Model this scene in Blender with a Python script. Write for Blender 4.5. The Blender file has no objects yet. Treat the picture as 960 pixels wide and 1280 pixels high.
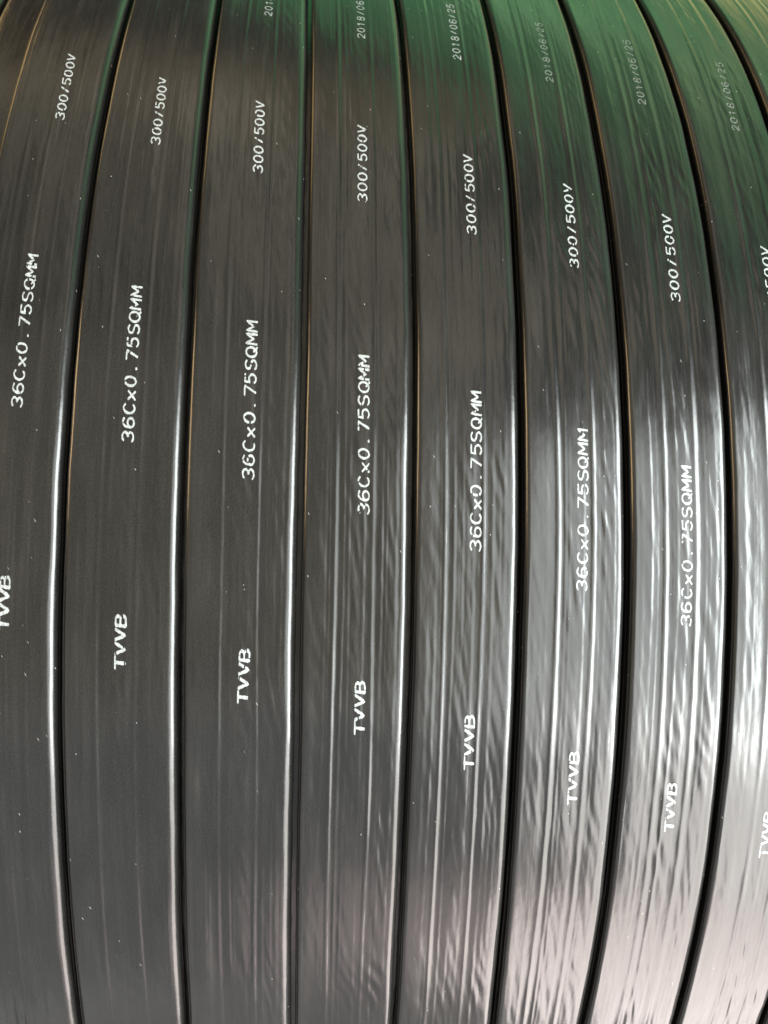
import bpy, math
import numpy as np
from mathutils import Matrix, Vector

SC = bpy.context.scene
COL = SC.collection
PITCH = 0.0386                       # one turn of the flat cable, metres
RAD = 12.321 * PITCH                 # outer radius of the wound cable
CAM_Y = -18.6868 * PITCH

# ------------------------------------------------------------------ camera
cam_data = bpy.data.cameras.new('camera')
cam = bpy.data.objects.new('camera', cam_data)
COL.objects.link(cam)
right = Vector((0.99563753, -0.09330137, 0.00086951))
fwd = Vector((0.09318779, 0.99480701, 0.04092734))
up = Vector((-0.00468357, -0.04066776, 0.99916175))
m = Matrix.Identity(4)
for i in range(3):
    m[i][0] = right[i]; m[i][1] = up[i]; m[i][2] = -fwd[i]
m.translation = Vector((0, CAM_Y, 0))
cam.matrix_world = m
cam_data.sensor_fit = 'VERTICAL'
cam_data.sensor_height = 36.0
cam_data.lens = 903.8 / 1280 * 36.0
cam_data.clip_start = 0.01
cam_data.clip_end = 50
cam_data.dof.use_dof = True
cam_data.dof.focus_distance = 0.262
cam_data.dof.aperture_fstop = 12
SC.camera = cam

# ------------------------------------------------------------------ world, lamps, exposure
world = bpy.data.worlds.new('World')
SC.world = world
world.use_nodes = True
bg = world.node_tree.nodes['Background']
bg.inputs['Color'].default_value = (0.80, 0.78, 0.70, 1)
bg.inputs['Strength'].default_value = 0.10

def lamp(name, loc, target, sx, sy, radiance, color):
    d = bpy.data.lights.new(name, 'AREA')
    d.shape = 'RECTANGLE'
    d.size = sx; d.size_y = sy
    d.color = color
    d.energy = radiance * math.pi * sx * sy
    o = bpy.data.objects.new(name, d)
    COL.objects.link(o)
    o.location = loc
    v = Vector(target) - Vector(loc)
    o.rotation_euler = v.to_track_quat('-Z', 'Y').to_euler()
    return o

def lamp_down(name, loc, along_deg, sx, sy, radiance, color):
    o = lamp(name, loc, (0, 0, 0), sx, sy, radiance, color)
    o.rotation_euler = (0, 0, math.radians(along_deg))
    return o

for hx, hw, hr in ((-2.75, .85, .85), (-1.85, .70, .95), (-1.12, .50, .72), (-0.55, .40, 1.15), (-0.10, .26, .75),
                   (0.22, .20, 1.8), (0.50, .18, 2.6)):
    lamp('hall_fill_panel', (hx, -3.2, 0.2), (hx * 0.6, 0, 0.1), hw, 3.4, hr, (1.0, 0.91, 0.73))  # added fill panels behind the camera, split to vary the sheath reflections
lamp('doorway_daylight', (1.72, -1.72, -0.25), (0.1, -0.5, -0.1), 1.15, 1.95, 28.0, (0.93, 1.0, 0.99))
lamp('doorway_side_fill', (1.0, -2.55, -0.35), (0.1, -0.5, -0.1), 1.0, 2.1, 6.0, (0.96, 1.0, 0.98))  # fill lamp added beside the doorway to brighten the right-hand turns
lamp('floor_bounce_right', (1.30, -1.45, -1.25), (0.1, -0.5, 0), 1.5, 0.85, 10.0, (1.0, 0.96, 0.92))  # lamp standing in for daylight off the floor; no floor is built
lamp('floor_bounce_near', (0.62, -0.78, -1.22), (0.1, -0.45, 0), 0.66, 0.55, 9.5, (1.0, 0.89, 0.85))  # patch lamp added for the pale reflection at lower right
lamp('floor_bounce_front', (-0.2, -1.5, -1.25), (0, -0.5, 0), 2.4, 1.5, 0.85, (0.96, 0.98, 1.0))  # dim lamp in place of floor bounce, for the lower middle
lamp('floor_bounce_pink', (0.24, -1.0, -1.2), (0.1, -0.45, 0), 0.65, 0.36, 2.1, (1.0, 0.76, 0.74))  # small lamp added and placed for the pink reflected patch
lamp('low_lamp_under', (0.1, -0.55, -1.23), (0.1, -0.45, 0), 1.4, 0.5, 0.8, (1.0, 0.97, 0.97))  # area lamp at floor height, not a floor
lamp_down('green_overhead_lamp', (1.75, -0.30, 2.2), -50, 4.4, 2.8, 0.58, (0.20, 1.0, 0.36))  # lamp in place of a roof, turned to slant the green reflection
lamp('brown_overhead_fill', (-0.15, -1.0, 2.2), (0.0, -0.45, 0), 1.3, 0.5, 0.55, (1.0, 0.74, 0.45))  # brown lamp added overhead for the brown patch reflected on the turns
for rx, ry, rl, rw, rr_ in ((-1.5, -2.2, 2.0, .40, .50), (-0.85, -2.0, 2.4, .34, 0.8), (-0.30, -2.1, 2.3, .30, 1.5),
                            (0.18, -2.4, 2.2, .26, 1.7), (0.62, -2.9, 1.9, .24, 2.0), (1.15, -3.6, 1.8, .40, 2.0)):
    lamp_down('overhead_fill_strip', (rx, ry, 2.15), 90, rl, rw, rr_, (1.0, 0.90, 0.68))  # unseen warm lamps added in strips to mottle the upper reflections
lamp('amber_fill_right', (1.35, 0.55, 1.9), (0.1, -0.3, 0), 1.2, 1.0, 0.9, (1.0, 0.58, 0.20))  # unseen lamp added for the amber reflection in the top right corner
lamp_down('pale_green_fill', (0.95, -0.45, 2.05), -40, 1.5, 0.22, 0.9, (0.55, 1.0, 0.42))  # extra lamp added to make the green reflection patchy
lamp_down('olive_fill', (1.25, -1.0, 2.0), -60, 1.2, 0.25, 0.45, (1.0, 0.95, 0.45))  # another added lamp, breaks up the green with an olive streak
lamp('amber_edge_fill', (-1.45, -1.0, 0.48), (0, -0.45, 0), 0.7, 0.7, 11.0, (1.0, 0.68, 0.34))  # unseen warm source, added for gold glints on the left edges
lamp('amber_fill_left', (-1.3, -0.35, 1.9), (0, -0.45, 0), 0.8, 0.8, 3.0, (1.0, 0.66, 0.26))  # added lamp, gives the gold edge line and brown at top left

SC.view_settings.view_transform = 'Standard'
SC.view_settings.look = 'None'
SC.view_settings.exposure = 0.0
SC.view_settings.gamma = 1.0
SC.render.engine = 'CYCLES'

# ------------------------------------------------------------------ materials
def pvc():
    m = bpy.data.materials.new('black_pvc_sheath')
    m.use_nodes = True
    nt = m.node_tree; N = nt.nodes; L = nt.links
    b = N['Principled BSDF']
    uv = N.new('ShaderNodeUVMap'); uv.uv_map = 'UVMap'

    def mapping(scale, rot=0.0, src=None):
        mp = N.new('ShaderNodeMapping')
        mp.inputs['Scale'].default_value = scale
        mp.inputs['Rotation'].default_value = (0, 0, rot)
        L.new((src or uv.outputs['UV']), mp.inputs['Vector'])
        return mp.outputs['Vector']

    def noise(vec, scale, detail=3, rough=0.5):
        n = N.new('ShaderNodeTexNoise')
        n.inputs['Scale'].default_value = scale
        n.inputs['Detail'].default_value = detail
        n.inputs['Roughness'].default_value = rough
        L.new(vec, n.inputs['Vector'])
        return n.outputs['Fac']

    def ramp(fac, p0, p1, v0=0.0, v1=1.0):
        r = N.new('ShaderNodeMapRange')
        r.inputs['From Min'].default_value = p0; r.inputs['From Max'].default_value = p1
        r.inputs['To Min'].default_value = v0; r.inputs['To Max'].default_value = v1
        L.new(fac, r.inputs['Value'])
        return r.outputs['Result']

    def math_(op, a, c=None, v=None):
        n = N.new('ShaderNodeMath'); n.operation = op
        L.new(a, n.inputs[0])
        if c is not None: L.new(c, n.inputs[1])
        if v is not None: n.inputs[1].default_value = v
        return n.outputs[0]

    # dusty film: long streaks along the cable plus broad patches
    streak = noise(mapping((420, 14, 1)), 1.0, 4, 0.6)
    patch = noise(mapping((60, 22, 1)), 1.0, 3, 0.55)
    film = math_('MULTIPLY', ramp(streak, 0.35, 0.75), ramp(patch, 0.35, 0.7))
    # tiny pale specks and short slanted nicks
    def specks(scale_u, scale_v, rot, thr, keep):
        v = N.new('ShaderNodeTexVoronoi'); v.feature = 'F1'
        v.inputs['Scale'].default_value = 1.0
        L.new(mapping((scale_u, scale_v, 1), 0, mapping((1, 1, 1), rot)), v.inputs['Vector'])
        dot = ramp(v.outputs['Distance'], thr, thr * 0.45)
        sep = N.new('ShaderNodeSeparateColor')
        L.new(v.outputs['Color'], sep.inputs['Color'])
        on = math_('GREATER_THAN', sep.outputs['Red'], v=keep)
        return math_('MULTIPLY', dot, on)
    s1 = specks(190, 150, -0.2, 0.040, 0.72)
    s2 = specks(420, 110, -0.35, 0.055, 0.84)
    s3 = specks(700, 90, -0.5, 0.07, 0.90)
    s = math_('MAXIMUM', math_('MAXIMUM', s1, s2), s3)
    s = math_('MULTIPLY', s, v=0.42)

    c1 = N.new('ShaderNodeMix'); c1.data_type = 'RGBA'
    c1.inputs['A'].default_value = (0.0045, 0.0044, 0.0042, 1)
    c1.inputs['B'].default_value = (0.014, 0.0132, 0.0115, 1)
    L.new(film, c1.inputs['Factor'])
    gr = noise(mapping((1900, 1900, 1)), 1.0, 2, 0.7)
    cg = N.new('ShaderNodeMix'); cg.data_type = 'RGBA'; cg.blend_type = 'ADD'
    cg.inputs['B'].default_value = (0.011, 0.0105, 0.010, 1)
    L.new(ramp(gr, 0.45, 0.75), cg.inputs['Factor'])
    L.new(c1.outputs['Result'], cg.inputs['A'])
    c1 = cg
    c2 = N.new('ShaderNodeMix'); c2.data_type = 'RGBA'
    L.new(s, c2.inputs['Factor'])
    L.new(c1.outputs['Result'], c2.inputs['A'])
    c2.inputs['B'].default_value = (0.62, 0.60, 0.55, 1)
    L.new(c2.outputs['Result'], b.inputs['Base Color'])

    rg = noise(mapping((900, 60, 1)), 1.0, 4, 0.6)
    r = math_('ADD', ramp(rg, 0.3, 0.7, 0.17, 0.25), math_('MULTIPLY', film, v=0.10))
    L.new(r, b.inputs['Roughness'])
    b.inputs['IOR'].default_value = 1.52

    # fine relief: extrusion lines, shallow dents, grain
    lines = noise(mapping((1500, 9, 1)), 1.0, 3, 0.6)
    dents = noise(mapping((170, 60, 1), 0.12), 1.0, 3, 0.5)
    grain = noise(mapping((2600, 2200, 1)), 1.0, 2, 0.5)
    h = math_('ADD', math_('MULTIPLY', lines, v=0.00001),
              math_('ADD', math_('MULTIPLY', dents, v=0.00016), math_('MULTIPLY', grain, v=0.0000035)))
    bp = N.new('ShaderNodeBump')
    bp.inputs['Strength'].default_value = 1.0
    bp.inputs['Distance'].default_value = 1.0
    L.new(h, bp.inputs['Height'])
    L.new(bp.outputs['Normal'], b.inputs['Normal'])
    return m

def ink(name, color, worn):
    m = bpy.data.materials.new(name)
    m.use_nodes = True
    nt = m.node_tree; N = nt.nodes; L = nt.links
    b = N['Principled BSDF']
    tc = N.new('ShaderNodeTexCoord')
    n = N.new('ShaderNodeTexNoise'); n.inputs['Scale'].default_value = 2200; n.inputs['Detail'].default_value = 3
    L.new(tc.outputs['Object'], n.inputs['Vector'])
    r = N.new('ShaderNodeMapRange')
    r.inputs['From Min'].default_value = 0.32; r.inputs['From Max'].default_value = 0.62
    L.new(n.outputs['Fac'], r.inputs['Value'])
    mx = N.new('ShaderNodeMix'); mx.data_type = 'RGBA'
    mx.inputs['A'].default_value = tuple(c * worn for c in color) + (1,)
    mx.inputs['B'].default_value = tuple(color) + (1,)
    L.new(r.outputs['Result'], mx.inputs['Factor'])
    L.new(mx.outputs['Result'], b.inputs['Base Color'])
    b.inputs['Roughness'].default_value = 0.42
    return m

PVC = pvc()
INK_BOLD = ink('white_ink', (0.31, 0.33, 0.33), 0.42)
INK_THIN = ink('white_ink_thin', (0.26, 0.27, 0.27), 0.45)
INK_FAINT = ink('faded_grey_ink', (0.15, 0.155, 0.15), 0.35)

# ------------------------------------------------------------------ smooth noise
def vnoise(x, y, seed):
    """smooth value noise in about -1..1, arrays x and y broadcast"""
    xi = np.floor(x).astype(np.int64); yi = np.floor(y).astype(np.int64)
    fx = x - xi; fy = y - yi
    fx = fx * fx * fx * (fx * (fx * 6 - 15) + 10); fy = fy * fy * fy * (fy * (fy * 6 - 15) + 10)
    def h(a, b):
        n = (a * 374761393 + b * 668265263 + seed * 1442695041) & 0xffffffff
        n = ((n ^ (n >> 13)) * 1274126177) & 0xffffffff
        return ((n ^ (n >> 16)) & 0xffff) / 32767.5 - 1.0
    return (h(xi, yi) * (1 - fx) + h(xi + 1, yi) * fx) * (1 - fy) + (h(xi, yi + 1) * (1 - fx) + h(xi + 1, yi + 1) * fx) * fy

# ------------------------------------------------------------------ where the gaps between turns run
X0, SLOPE = -2.1537, 0.1601          # in turns, and turns per radian
WOB = {0: (-0.1772, 0.1289, 0.0364, -0.008), 1: (0.0221, -0.0657, -0.0197, -0.0025),
       2: (-0.2612, -0.0463, 0.0151, 0.009), 3: (-0.3977, 0.01, 0.0607, 0.0052),
       4: (-0.4432, 0.1755, 0.0716, 0.0018), 5: (0.1667, -0.0568, -0.0051, 0.001),
       6: (0.1039, 0.0448, -0.0006, -0.01), 7: (0, 0, 0, -0.028), -1: (0, 0.02, 0.04, 0.085)}

def gap(g, th, layer=0):
    """x of gap g at angle th (metres)"""
    th = np.asarray(th, float)
    t = np.clip(th, -0.48, 0.66)
    base = X0 + g + SLOPE * np.where(th > math.pi, th - 2 * math.pi, th)
    if layer == 0:
        c = WOB.get(g, (0, 0, 0, 0))
        base = base + np.polyval(c, t) + 0.005 * vnoise(th * RAD / 0.035, th * 0 + 0.5, g + 900) + 0.002 * vnoise(th * RAD / 0.011, th * 0 + 0.5, g + 950)
    else:
        base = base + 0.56 + 0.02 * math.sin(g * 2.3)
    return base * PITCH

THICK = 0.0072
RC = 0.0021                          # corner radius
GAPW = 0.0018

RIDGES = {  # per turn: (position across, height mm, width mm) of the ridges in the sheath
    0: [(0.30, .07, .7), (0.52, .10, .6), (0.72, .05, .6)], 1: [(0.30, .12, .7), (0.635, .11, .6)],
    2: [(0.32, .12, .7), (0.65, .12, .6), (0.42, .05, .5)], 3: [(0.30, .16, .7), (0.655, .14, .7), (0.37, .07, .5)],
    4: [(0.275, .13, .7), (0.645, .13, .7), (0.36, .06, .5)], 5: [(0.31, .19, .95), (0.66, .20, 1.0), (0.39, .06, .5)],
    6: [(0.34, .18, 1.0), (0.655, .19, 1.05), (0.45, .07, .6)], 7: [(0.36, .16, .9), (0.68, .16, .9), (0.52, .07, .6)],
    8: [(0.33, .15, .9), (0.66, .15, .9)]}

def relief(k, u, s):
    """height of the sheath's outer face (metres) at fraction u across and length s along turn k"""
    out = np.zeros(np.broadcast(u, s).shape)
    for j, (c, hgt, wid) in enumerate(RIDGES.get(k, [(0.32, .1, .8), (0.66, .1, .8)])):
        cw = c + 0.010 * vnoise(s / 0.09, s * 0 + j, k * 7 + 3)
        a = 1 + 0.45 * vnoise(s / 0.045, s * 0 + 5.5 + j, k * 5 + 1)
        d = (u - cw) * PITCH * 1000 / wid
        out = out + hgt * a * np.exp(-d * d) - 0.45 * hgt * a * np.exp(-((d - 1.9) / 1.3) ** 2)
    # fainter core lines that every turn shows
    for j, (c, hgt, wid) in enumerate(((.11, .030, .8), (.20, .045, .6), (.245, .03, .4), (.44, .040, .5), (.56, .040, .6), (.73, .050, .6), (.79, .030, .4), (.86, .045, .7))):
        cw = c + 0.012 * math.sin(k * 3.7 + j * 2.1) + 0.006 * vnoise(s / 0.07, s * 0 + j + .5, k * 11 + 5)
        a = 0.6 + 0.9 * vnoise(s / 0.06, s * 0 + 9.5 + j, k * 13 + 7)
        d = (u - cw) * PITCH * 1000 / wid
        out = out + hgt * a * (np.exp(-d * d) - 0.7 * np.exp(-((d - 1.6) / 1.0) ** 2))
    # bundles under the sheath: three shallow swells
    out = out + 0.05 * np.cos((u - 0.15) / 0.345 * 2 * math.pi)
    # twisted cores showing as short slanted ripples
    w_mid = np.exp(-((u - 0.50) / 0.10) ** 2) + np.exp(-((u - 0.80) / 0.09) ** 2) + 0.45 * np.exp(-((u - 0.16) / 0.08) ** 2)
    amp = [.024, .028, .040, .048, .046, .054, .056, .056][min(max(k, 0), 7)]
    x = u * PITCH
    amp = amp * (1 - 0.55 * np.clip((s / RAD - 0.22) / 0.2, 0, 1))
    lay = s / 0.0150 + x / 0.0048 + 0.7 * vnoise(s / 0.03, u * 3, k + 50)
    mod = np.clip(0.5 + 0.8 * vnoise(s / 0.028, u * 5.0, k + 80), 0, 1.2)
    out = out + amp * w_mid * mod * np.sin(2 * math.pi * lay)
    # irregular slanted wisps and wrinkles, long against their width
    q = x + 0.17 * s
    out = out + amp * 0.85 * (0.4 + w_mid) * vnoise(s / 0.019, q / 0.0021, k + 12)
    out = out + amp * 0.35 * (0.5 + w_mid) * vnoise(s / 0.011, q / 0.0012, k + 13)
    # drawn-out swells that run with the cable
    out = out + 0.045 * vnoise(s / 0.075, u * 11, k + 21) + 0.014 * vnoise(s / 0.05, u * 27, k + 22)
    # handling dents, long and shallow
    out = out + 0.08 * vnoise(s / 0.035, u * 6, k + 100)
    return out * 0.001

def fade(u):
    return np.clip(np.minimum(u, 1 - u) / 0.07, 0, 1)

def lift(k, th):
    """whole turn sits a hair higher or lower, and leans a little"""
    s = th * RAD
    h = 0.00025 * vnoise(s / 0.16, s * 0 + 0.5, k + 300)
    lean = 0.010 * math.sin(k * 2.1 + 0.7) + 0.012 * vnoise(s / 0.22, s * 0 + 0.5, k + 400)
    return h, lean

def surface(k, u, th, off=0.0):
    """world position of the outer face of outer turn k"""
    u = np.asarray(u, float); th = np.asarray(th, float)
    xl = gap(k - 1, th) + GAPW / 2; xr = gap(k, th) - GAPW / 2
    h, lean = lift(k, th)
    r = RAD + h + lean * (u - 0.5) * PITCH + relief(k, u, th * RAD) * fade(u) + off
    x = xl + (xr - xl) * u
    return np.stack([x, -r * np.cos(th), r * np.sin(th)], -1)

def new_mesh(name, verts, faces, mat, uvs=None, smooth=True):
    me = bpy.data.meshes.new(name)
    me.vertices.add(len(verts)); me.vertices.foreach_set('co', np.ascontiguousarray(verts, dtype=np.float32).ravel())
    faces = np.asarray(faces, dtype=np.int32)
    nf, w = faces.shape
    me.loops.add(nf * w); me.loops.foreach_set('vertex_index', faces.ravel())
    me.polygons.add(nf)
    me.polygons.foreach_set('loop_start', np.arange(0, nf * w, w, dtype=np.int32))
    if uvs is not None:
        l = me.uv_layers.new(name='UVMap')
        l.data.foreach_set('uv', np.ascontiguousarray(uvs[faces.ravel()], dtype=np.float32).ravel())
    me.materials.append(mat)
    me.update(calc_edges=True)
    me.polygons.foreach_set('use_smooth', [smooth] * nf)
    me.validate()
    return me

def obj(name, me, parent):
    o = bpy.data.objects.new(name, me)
    COL.objects.link(o)
    o.parent = parent
    return o

# ------------------------------------------------------------------ the cable
cable = bpy.data.objects.new('flat_cable', None)
COL.objects.link(cable)
cable.empty_display_size = 0.1
cable['label'] = 'glossy black flat cable with white printed lettering, wound turn beside turn round a drum'
cable['category'] = 'cable'

def ring(k, ths, ntop, layer=0):
    """one full turn of cable: closed profile swept round the drum"""
    t = np.asarray(ths)[:, None]
    prof = []                        # (u fraction or None, dx from edge, dh)
    na = 9
    r2 = RC
    xl = gap(k - 1, t, layer) + GAPW / 2
    xr = gap(k, t, layer) - GAPW / 2
    wid = xr - xl
    cols = []
    Rb = RAD if layer == 0 else RAD - THICK - 0.0004
    s = t * RAD
    if layer == 0:
        h, lean = lift(k, t)
    else:
        h = 0 * t; lean = 0 * t
    edge_n = 0.00028 * vnoise(s / 0.02, s * 0 + 0.3, k + 500)
    def add(x, hh, u):
        r = Rb + h + lean * (u - 0.5) * PITCH + hh
        cols.append((x, r, u))
    # left side and corner
    add(xl + 0 * t, -THICK + r2 + 0 * t, 0 * t)
    add(xl + 0 * t, -THICK * 0.5 + 0 * t, 0 * t + 0.0)
    rl = 0.0019
    for i in range(na):
        a = math.pi / 2 * i / na
        add(xl + rl * (1 - math.cos(a)), -rl * (1 - math.sin(a)) + 0 * t, (rl * (1 - math.cos(a))) / wid)
    u0 = rl / wid
    rr = 0.0033 + edge_n
    u1 = 1 - rr / wid
    for i in range(ntop + 1):
        q = i / ntop
        u = u0 + (u1 - u0) * q
        hh = relief(k, u, s) * fade(u) if layer == 0 else 0.00005 * np.sin(u * 9)
        add(xl + wid * u, hh, u)
    for i in range(1, na + 1):
        a = math.pi / 2 * i / na
        x = xr - rr * (1 - math.sin(a))
        add(x, -rr * (1 - math.cos(a)), (x - xl) / wid)
    add(xr + 0 * t, -THICK * 0.5 + 0 * t, 1 + 0 * t)
    add(xr + 0 * t, -THICK + r2 + 0 * t, 1 + 0 * t)
    add(xr - r2 + 0 * t, -THICK + 0 * t, 0.95 + 0 * t)
    add(xl + r2 + 0 * t, -THICK + 0 * t, 0.05 + 0 * t)
    X = np.concatenate([c[0] for c in cols], 1); Rr = np.concatenate([c[1] for c in cols], 1)
    n, mcount = X.shape
    V = np.stack([X, -Rr * np.cos(t), Rr * np.sin(t)], -1).reshape(-1, 3)
    # uv: distance round the profile, distance along
    dd = np.hypot(np.diff(X, axis=1), np.diff(Rr, axis=1))
    au = np.concatenate([np.zeros((n, 1)), np.cumsum(np.full_like(dd, 1) * dd.mean(0), 1)], 1)
    uv = np.stack([au + k * 0.611 + layer * 0.3, np.broadcast_to(s, X.shape) + k * 0.377], -1).reshape(-1, 2)
    i = np.arange(n)[:, None]; j = np.arange(mcount)[None, :]
    i2 = (i + 1) % n; j2 = (j + 1) % mcount
    F = np.stack([i * mcount + j, i2 * mcount + j, i2 * mcount + j2, i * mcount + j2], -1)
    F = F[:-1]                       # the seam between the two ends lies on the far side of the drum
    return V, F.reshape(-1, 4), uv

fine = np.linspace(-0.62, 0.86, 760)
coarse = np.linspace(0.86, 2 * math.pi - 0.62, 90)[1:]
coarse[-1] -= 1e-4
angles = np.concatenate([fine, coarse])
plain = np.linspace(-0.62, 2 * math.pi - 0.62, 200); plain[-1] -= 1e-4

turns = {}
for k in range(0, 9):
    V, F, UV = ring(k, angles, 84)
    turns[k] = obj('cable_turn', new_mesh('cable_turn', V, F, PVC, UV), cable)
for k in (9, 10, 11):
    V, F, UV = ring(k, angles[::3], 40)
    turns[k] = obj('cable_turn', new_mesh('cable_turn', V, F, PVC, UV), cable)
for k in range(-3, 12):
    V, F, UV = ring(k, plain, 10, 1)
    o = obj('lower_layer_turn', new_mesh('lower_layer_turn', V, F, PVC, UV), cable)
    if k <= -1:
        o['label'] = 'turn of the layer beneath, showing past the edge of the top layer'

# ------------------------------------------------------------------ printed lettering
def arc(cx, cy, rx, ry, a0, a1, n=10):
    return [(cx + rx * math.cos(math.radians(a0 + (a1 - a0) * i / n)), cy + ry * math.sin(math.radians(a0 + (a1 - a0) * i / n))) for i in range(n + 1)]

GL = {   # strokes in a cell one wide and one high
    '0': [arc(.5, .5, .36, .5, 90, 450, 20)],
    '1': [[(.25, .75), (.5, 1), (.5, 0)]],
    '2': [arc(.5, .72, .34, .28, 165, -35, 9) + [(.14, 0), (.86, 0)]],
    '3': [arc(.46, .75, .36, .25, 150, -90, 9) + arc(.46, .25, .38, .25, 90, -150, 10)],
    '5': [[(.80, 1), (.20, 1), (.17, .56)] + arc(.48, .32, .36, .32, 120, -145, 11)],
    '6': [[(.78, .90), (.55, 1)] + arc(.48, .5, .35, .5, 95, 180, 6) + arc(.48, .29, .35, .29, 180, 540, 16)],
    '7': [[(.14, 1), (.86, 1), (.42, 0)]],
    '8': [arc(.5, .75, .30, .25, -90, 270, 14), arc(.5, .25, .36, .25, 90, 450, 14)],
    '/': [[(.30, .05), (.70, .95)]],
    'C': [arc(.52, .5, .40, .5, 45, 315, 15)],
    'x': [[(.18, .62), (.82, 0)], [(.82, .62), (.18, 0)]],
    '.': [[(.46, .02), (.56, .05)]],
    'S': [arc(.5, .75, .35, .25, 35, 270, 10) + arc(.5, .25, .37, .25, 90, -150, 10)],
    'Q': [arc(.48, .5, .40, .48, 90, 450, 18), [(.55, .28), (.92, -.04)]],
    'M': [[(.10, 0), (.12, 1), (.5, .30), (.88, 1), (.90, 0)]],
    'T': [[(.04, 1), (.96, 1)], [(.5, 1), (.5, 0)]],
    'V': [[(.12, 1), (.5, .02), (.88, 1)]],
    'B': [[(.14, 0), (.14, 1), (.55, 1)] + arc(.55, .77, .26, .23, 90, -90, 7)[1:] + [(.14, .54)],
          [(.55, .54)] + arc(.55, .27, .34, .27, 90, -90, 8)[1:] + [(.14, 0)]],
}

def marking(k, name, text, th0, th1, u0, u1, height, pen_along, pen_across, shear, mat, seed, fillw=0.86):
    rng = np.random.RandomState(seed)
    n = len(text)
    length = (th1 - th0) * RAD
    cell = length / (n - 1 + fillw)
    V = []; F = []
    def place(ax, ac, lvl):
        # ax metres along from th0, ac metres across (glyph up = towards the left of the turn)
        q = ax / length
        th = th0 + ax / RAD
        u = (u0 + (u1 - u0) * q) - ac / PITCH
        return (u, th, lvl)
    P = []
    for i, ch in enumerate(text):
        if ch == ' ': continue
        jit = rng.uniform(-.00012, .00012)
        sc = fillw * rng.uniform(.96, 1.02)
        for li, st in enumerate(GL[ch]):
            pts = []
            for (gx, gy) in st:
                ac = (gy - 0.5) * height
                ax = (i + gx * sc) * cell + (gy - 0.5) * height * shear + jit
                pts.append((ax, ac))
            # resample
            dense = [pts[0]]
            for a, b in zip(pts, pts[1:]):
                d = math.hypot(b[0] - a[0], b[1] - a[1]); m_ = max(1, int(d / 0.00045))
                for q in range(1, m_ + 1):
                    dense.append((a[0] + (b[0] - a[0]) * q / m_, a[1] + (b[1] - a[1]) * q / m_))
            D = np.array(dense)
            closed = np.hypot(*(D[0] - D[-1])) < 1e-6
            E = D / np.array([pen_along, pen_across]) * 2     # pen is a unit circle here
            if closed:
                T = np.roll(E[:-1], -1, 0) - np.roll(E[:-1], 1, 0); T = np.vstack([T, T[:1]])
            else:
                T = np.gradient(E, axis=0)
            T /= np.linalg.norm(T, axis=1)[:, None] + 1e-12
            Nn = np.stack([-T[:, 1], T[:, 0]], 1)
            w = 1 + rng.uniform(-.24, .20, len(E))
            if closed: w[-1] = w[0]
            rows = []
            if not closed:
                rows.append((E[0] - T[0] * .62, Nn[0], .55))
            for e_, n_, w_ in zip(E, Nn, w): rows.append((e_, n_, w_))
            if not closed:
                rows.append((E[-1] + T[-1] * .62, Nn[-1], .55))
            base = len(P)
            lvl = 0.00005 + 0.000004 * li + 0.000003 * (i % 3)
            for e_, n_, w_ in rows:
                for sgn in (-1, 0, 1):
                    q = (e_ + n_ * sgn * w_) * np.array([pen_along, pen_across]) / 2
                    P.append(place(q[0], q[1], lvl + (0.00002 if sgn == 0 else 0)))
            for r_ in range(len(rows) - 1):
                if rng.rand() < .04: continue
                for c_ in range(2):
                    a = base + r_ * 3 + c_
                    F.append((a, a + 1, a + 4, a + 3))
    P = np.array(P)
    V = surface(k, P[:, 0], P[:, 1], P[:, 2])
    o = obj(name, new_mesh(name, V, np.array(F), mat), turns[k])
    return o

SIZE = {0: (.0927, .2103, .5408, .5483), 1: (.0694, .1873, .5201, .5167), 2: (.0435, .1627, .5517, .5419),
        3: (.0189, .1375, .5628, .541), 4: (-.0075, .1122, .5701, .5746), 5: (-.0369, .0843, .5541, .5714),
        6: (-.063, .0574, .5531, .5567), 7: (-.0885, .0310, .555, .560)}
VOLT = {0: (.3342, .4113, .579, .5549), 1: (.314, .3894, .554, .5403), 2: (.2903, .3673, .5387, .5271),
        3: (.2672, .3461, .5297, .5334), 4: (.2417, .3205, .5762, .5765), 5: (.2151, .2947, .5789, .5838),
        6: (.1882, .2688, .5713, .5821), 7: (.1620, .2420, .57, .58)}
TYPE = {0: (-.0610, -.0230, .515, .520), 1: (-.089, -.05, .5099, .5116), 2: (-.115, -.075, .539, .5535), 3: (-.1398, -.0998, .5643, .5604),
        4: (-.1683, -.1262, .5743, .5607), 5: (-.1988, -.1562, .5632, .5505), 6: (-.2244, -.1833, .5309, .5114),
        7: (-.2500, -.2100, .5300, .5200)}
DATE = {2: (.4870, .5830, .55, .56), 3: (.4600, .5560, .555, .57), 4: (.4372, .5336, .5682, .5886), 5: (.4135, .5092, .5624, .5955),
        6: (.3898, .4878, .5583, .5962), 7: (.3632, .4601, .5593, .6457), 8: (.338, .434, .56, .60)}
for k, (a, b, c, d) in SIZE.items():
    marking(k, 'size_marking', '36Cx0.75SQMM', a, b, c, d, .0038, .00086, .00056, .12, INK_BOLD, 10 + k, .95)
for k, (a, b, c, d) in VOLT.items():
    marking(k, 'voltage_marking', '300/500V', a, b, c, d, .0034, .00088, .00050, .14, INK_BOLD, 30 + k, .92)
for k, (a, b, c, d) in TYPE.items():
    marking(k, 'type_marking', 'TVVB', a, b, c, d, .0034, .00115, .00058, .14, INK_BOLD, 50 + k, .98)
for k, (a, b, c, d) in DATE.items():
    marking(k, 'date_marking', '2018/06/25', a, b, c, d, .0031, .00055, .00040, .12, INK_FAINT if k > 4 else INK_THIN, 70 + k, .86)
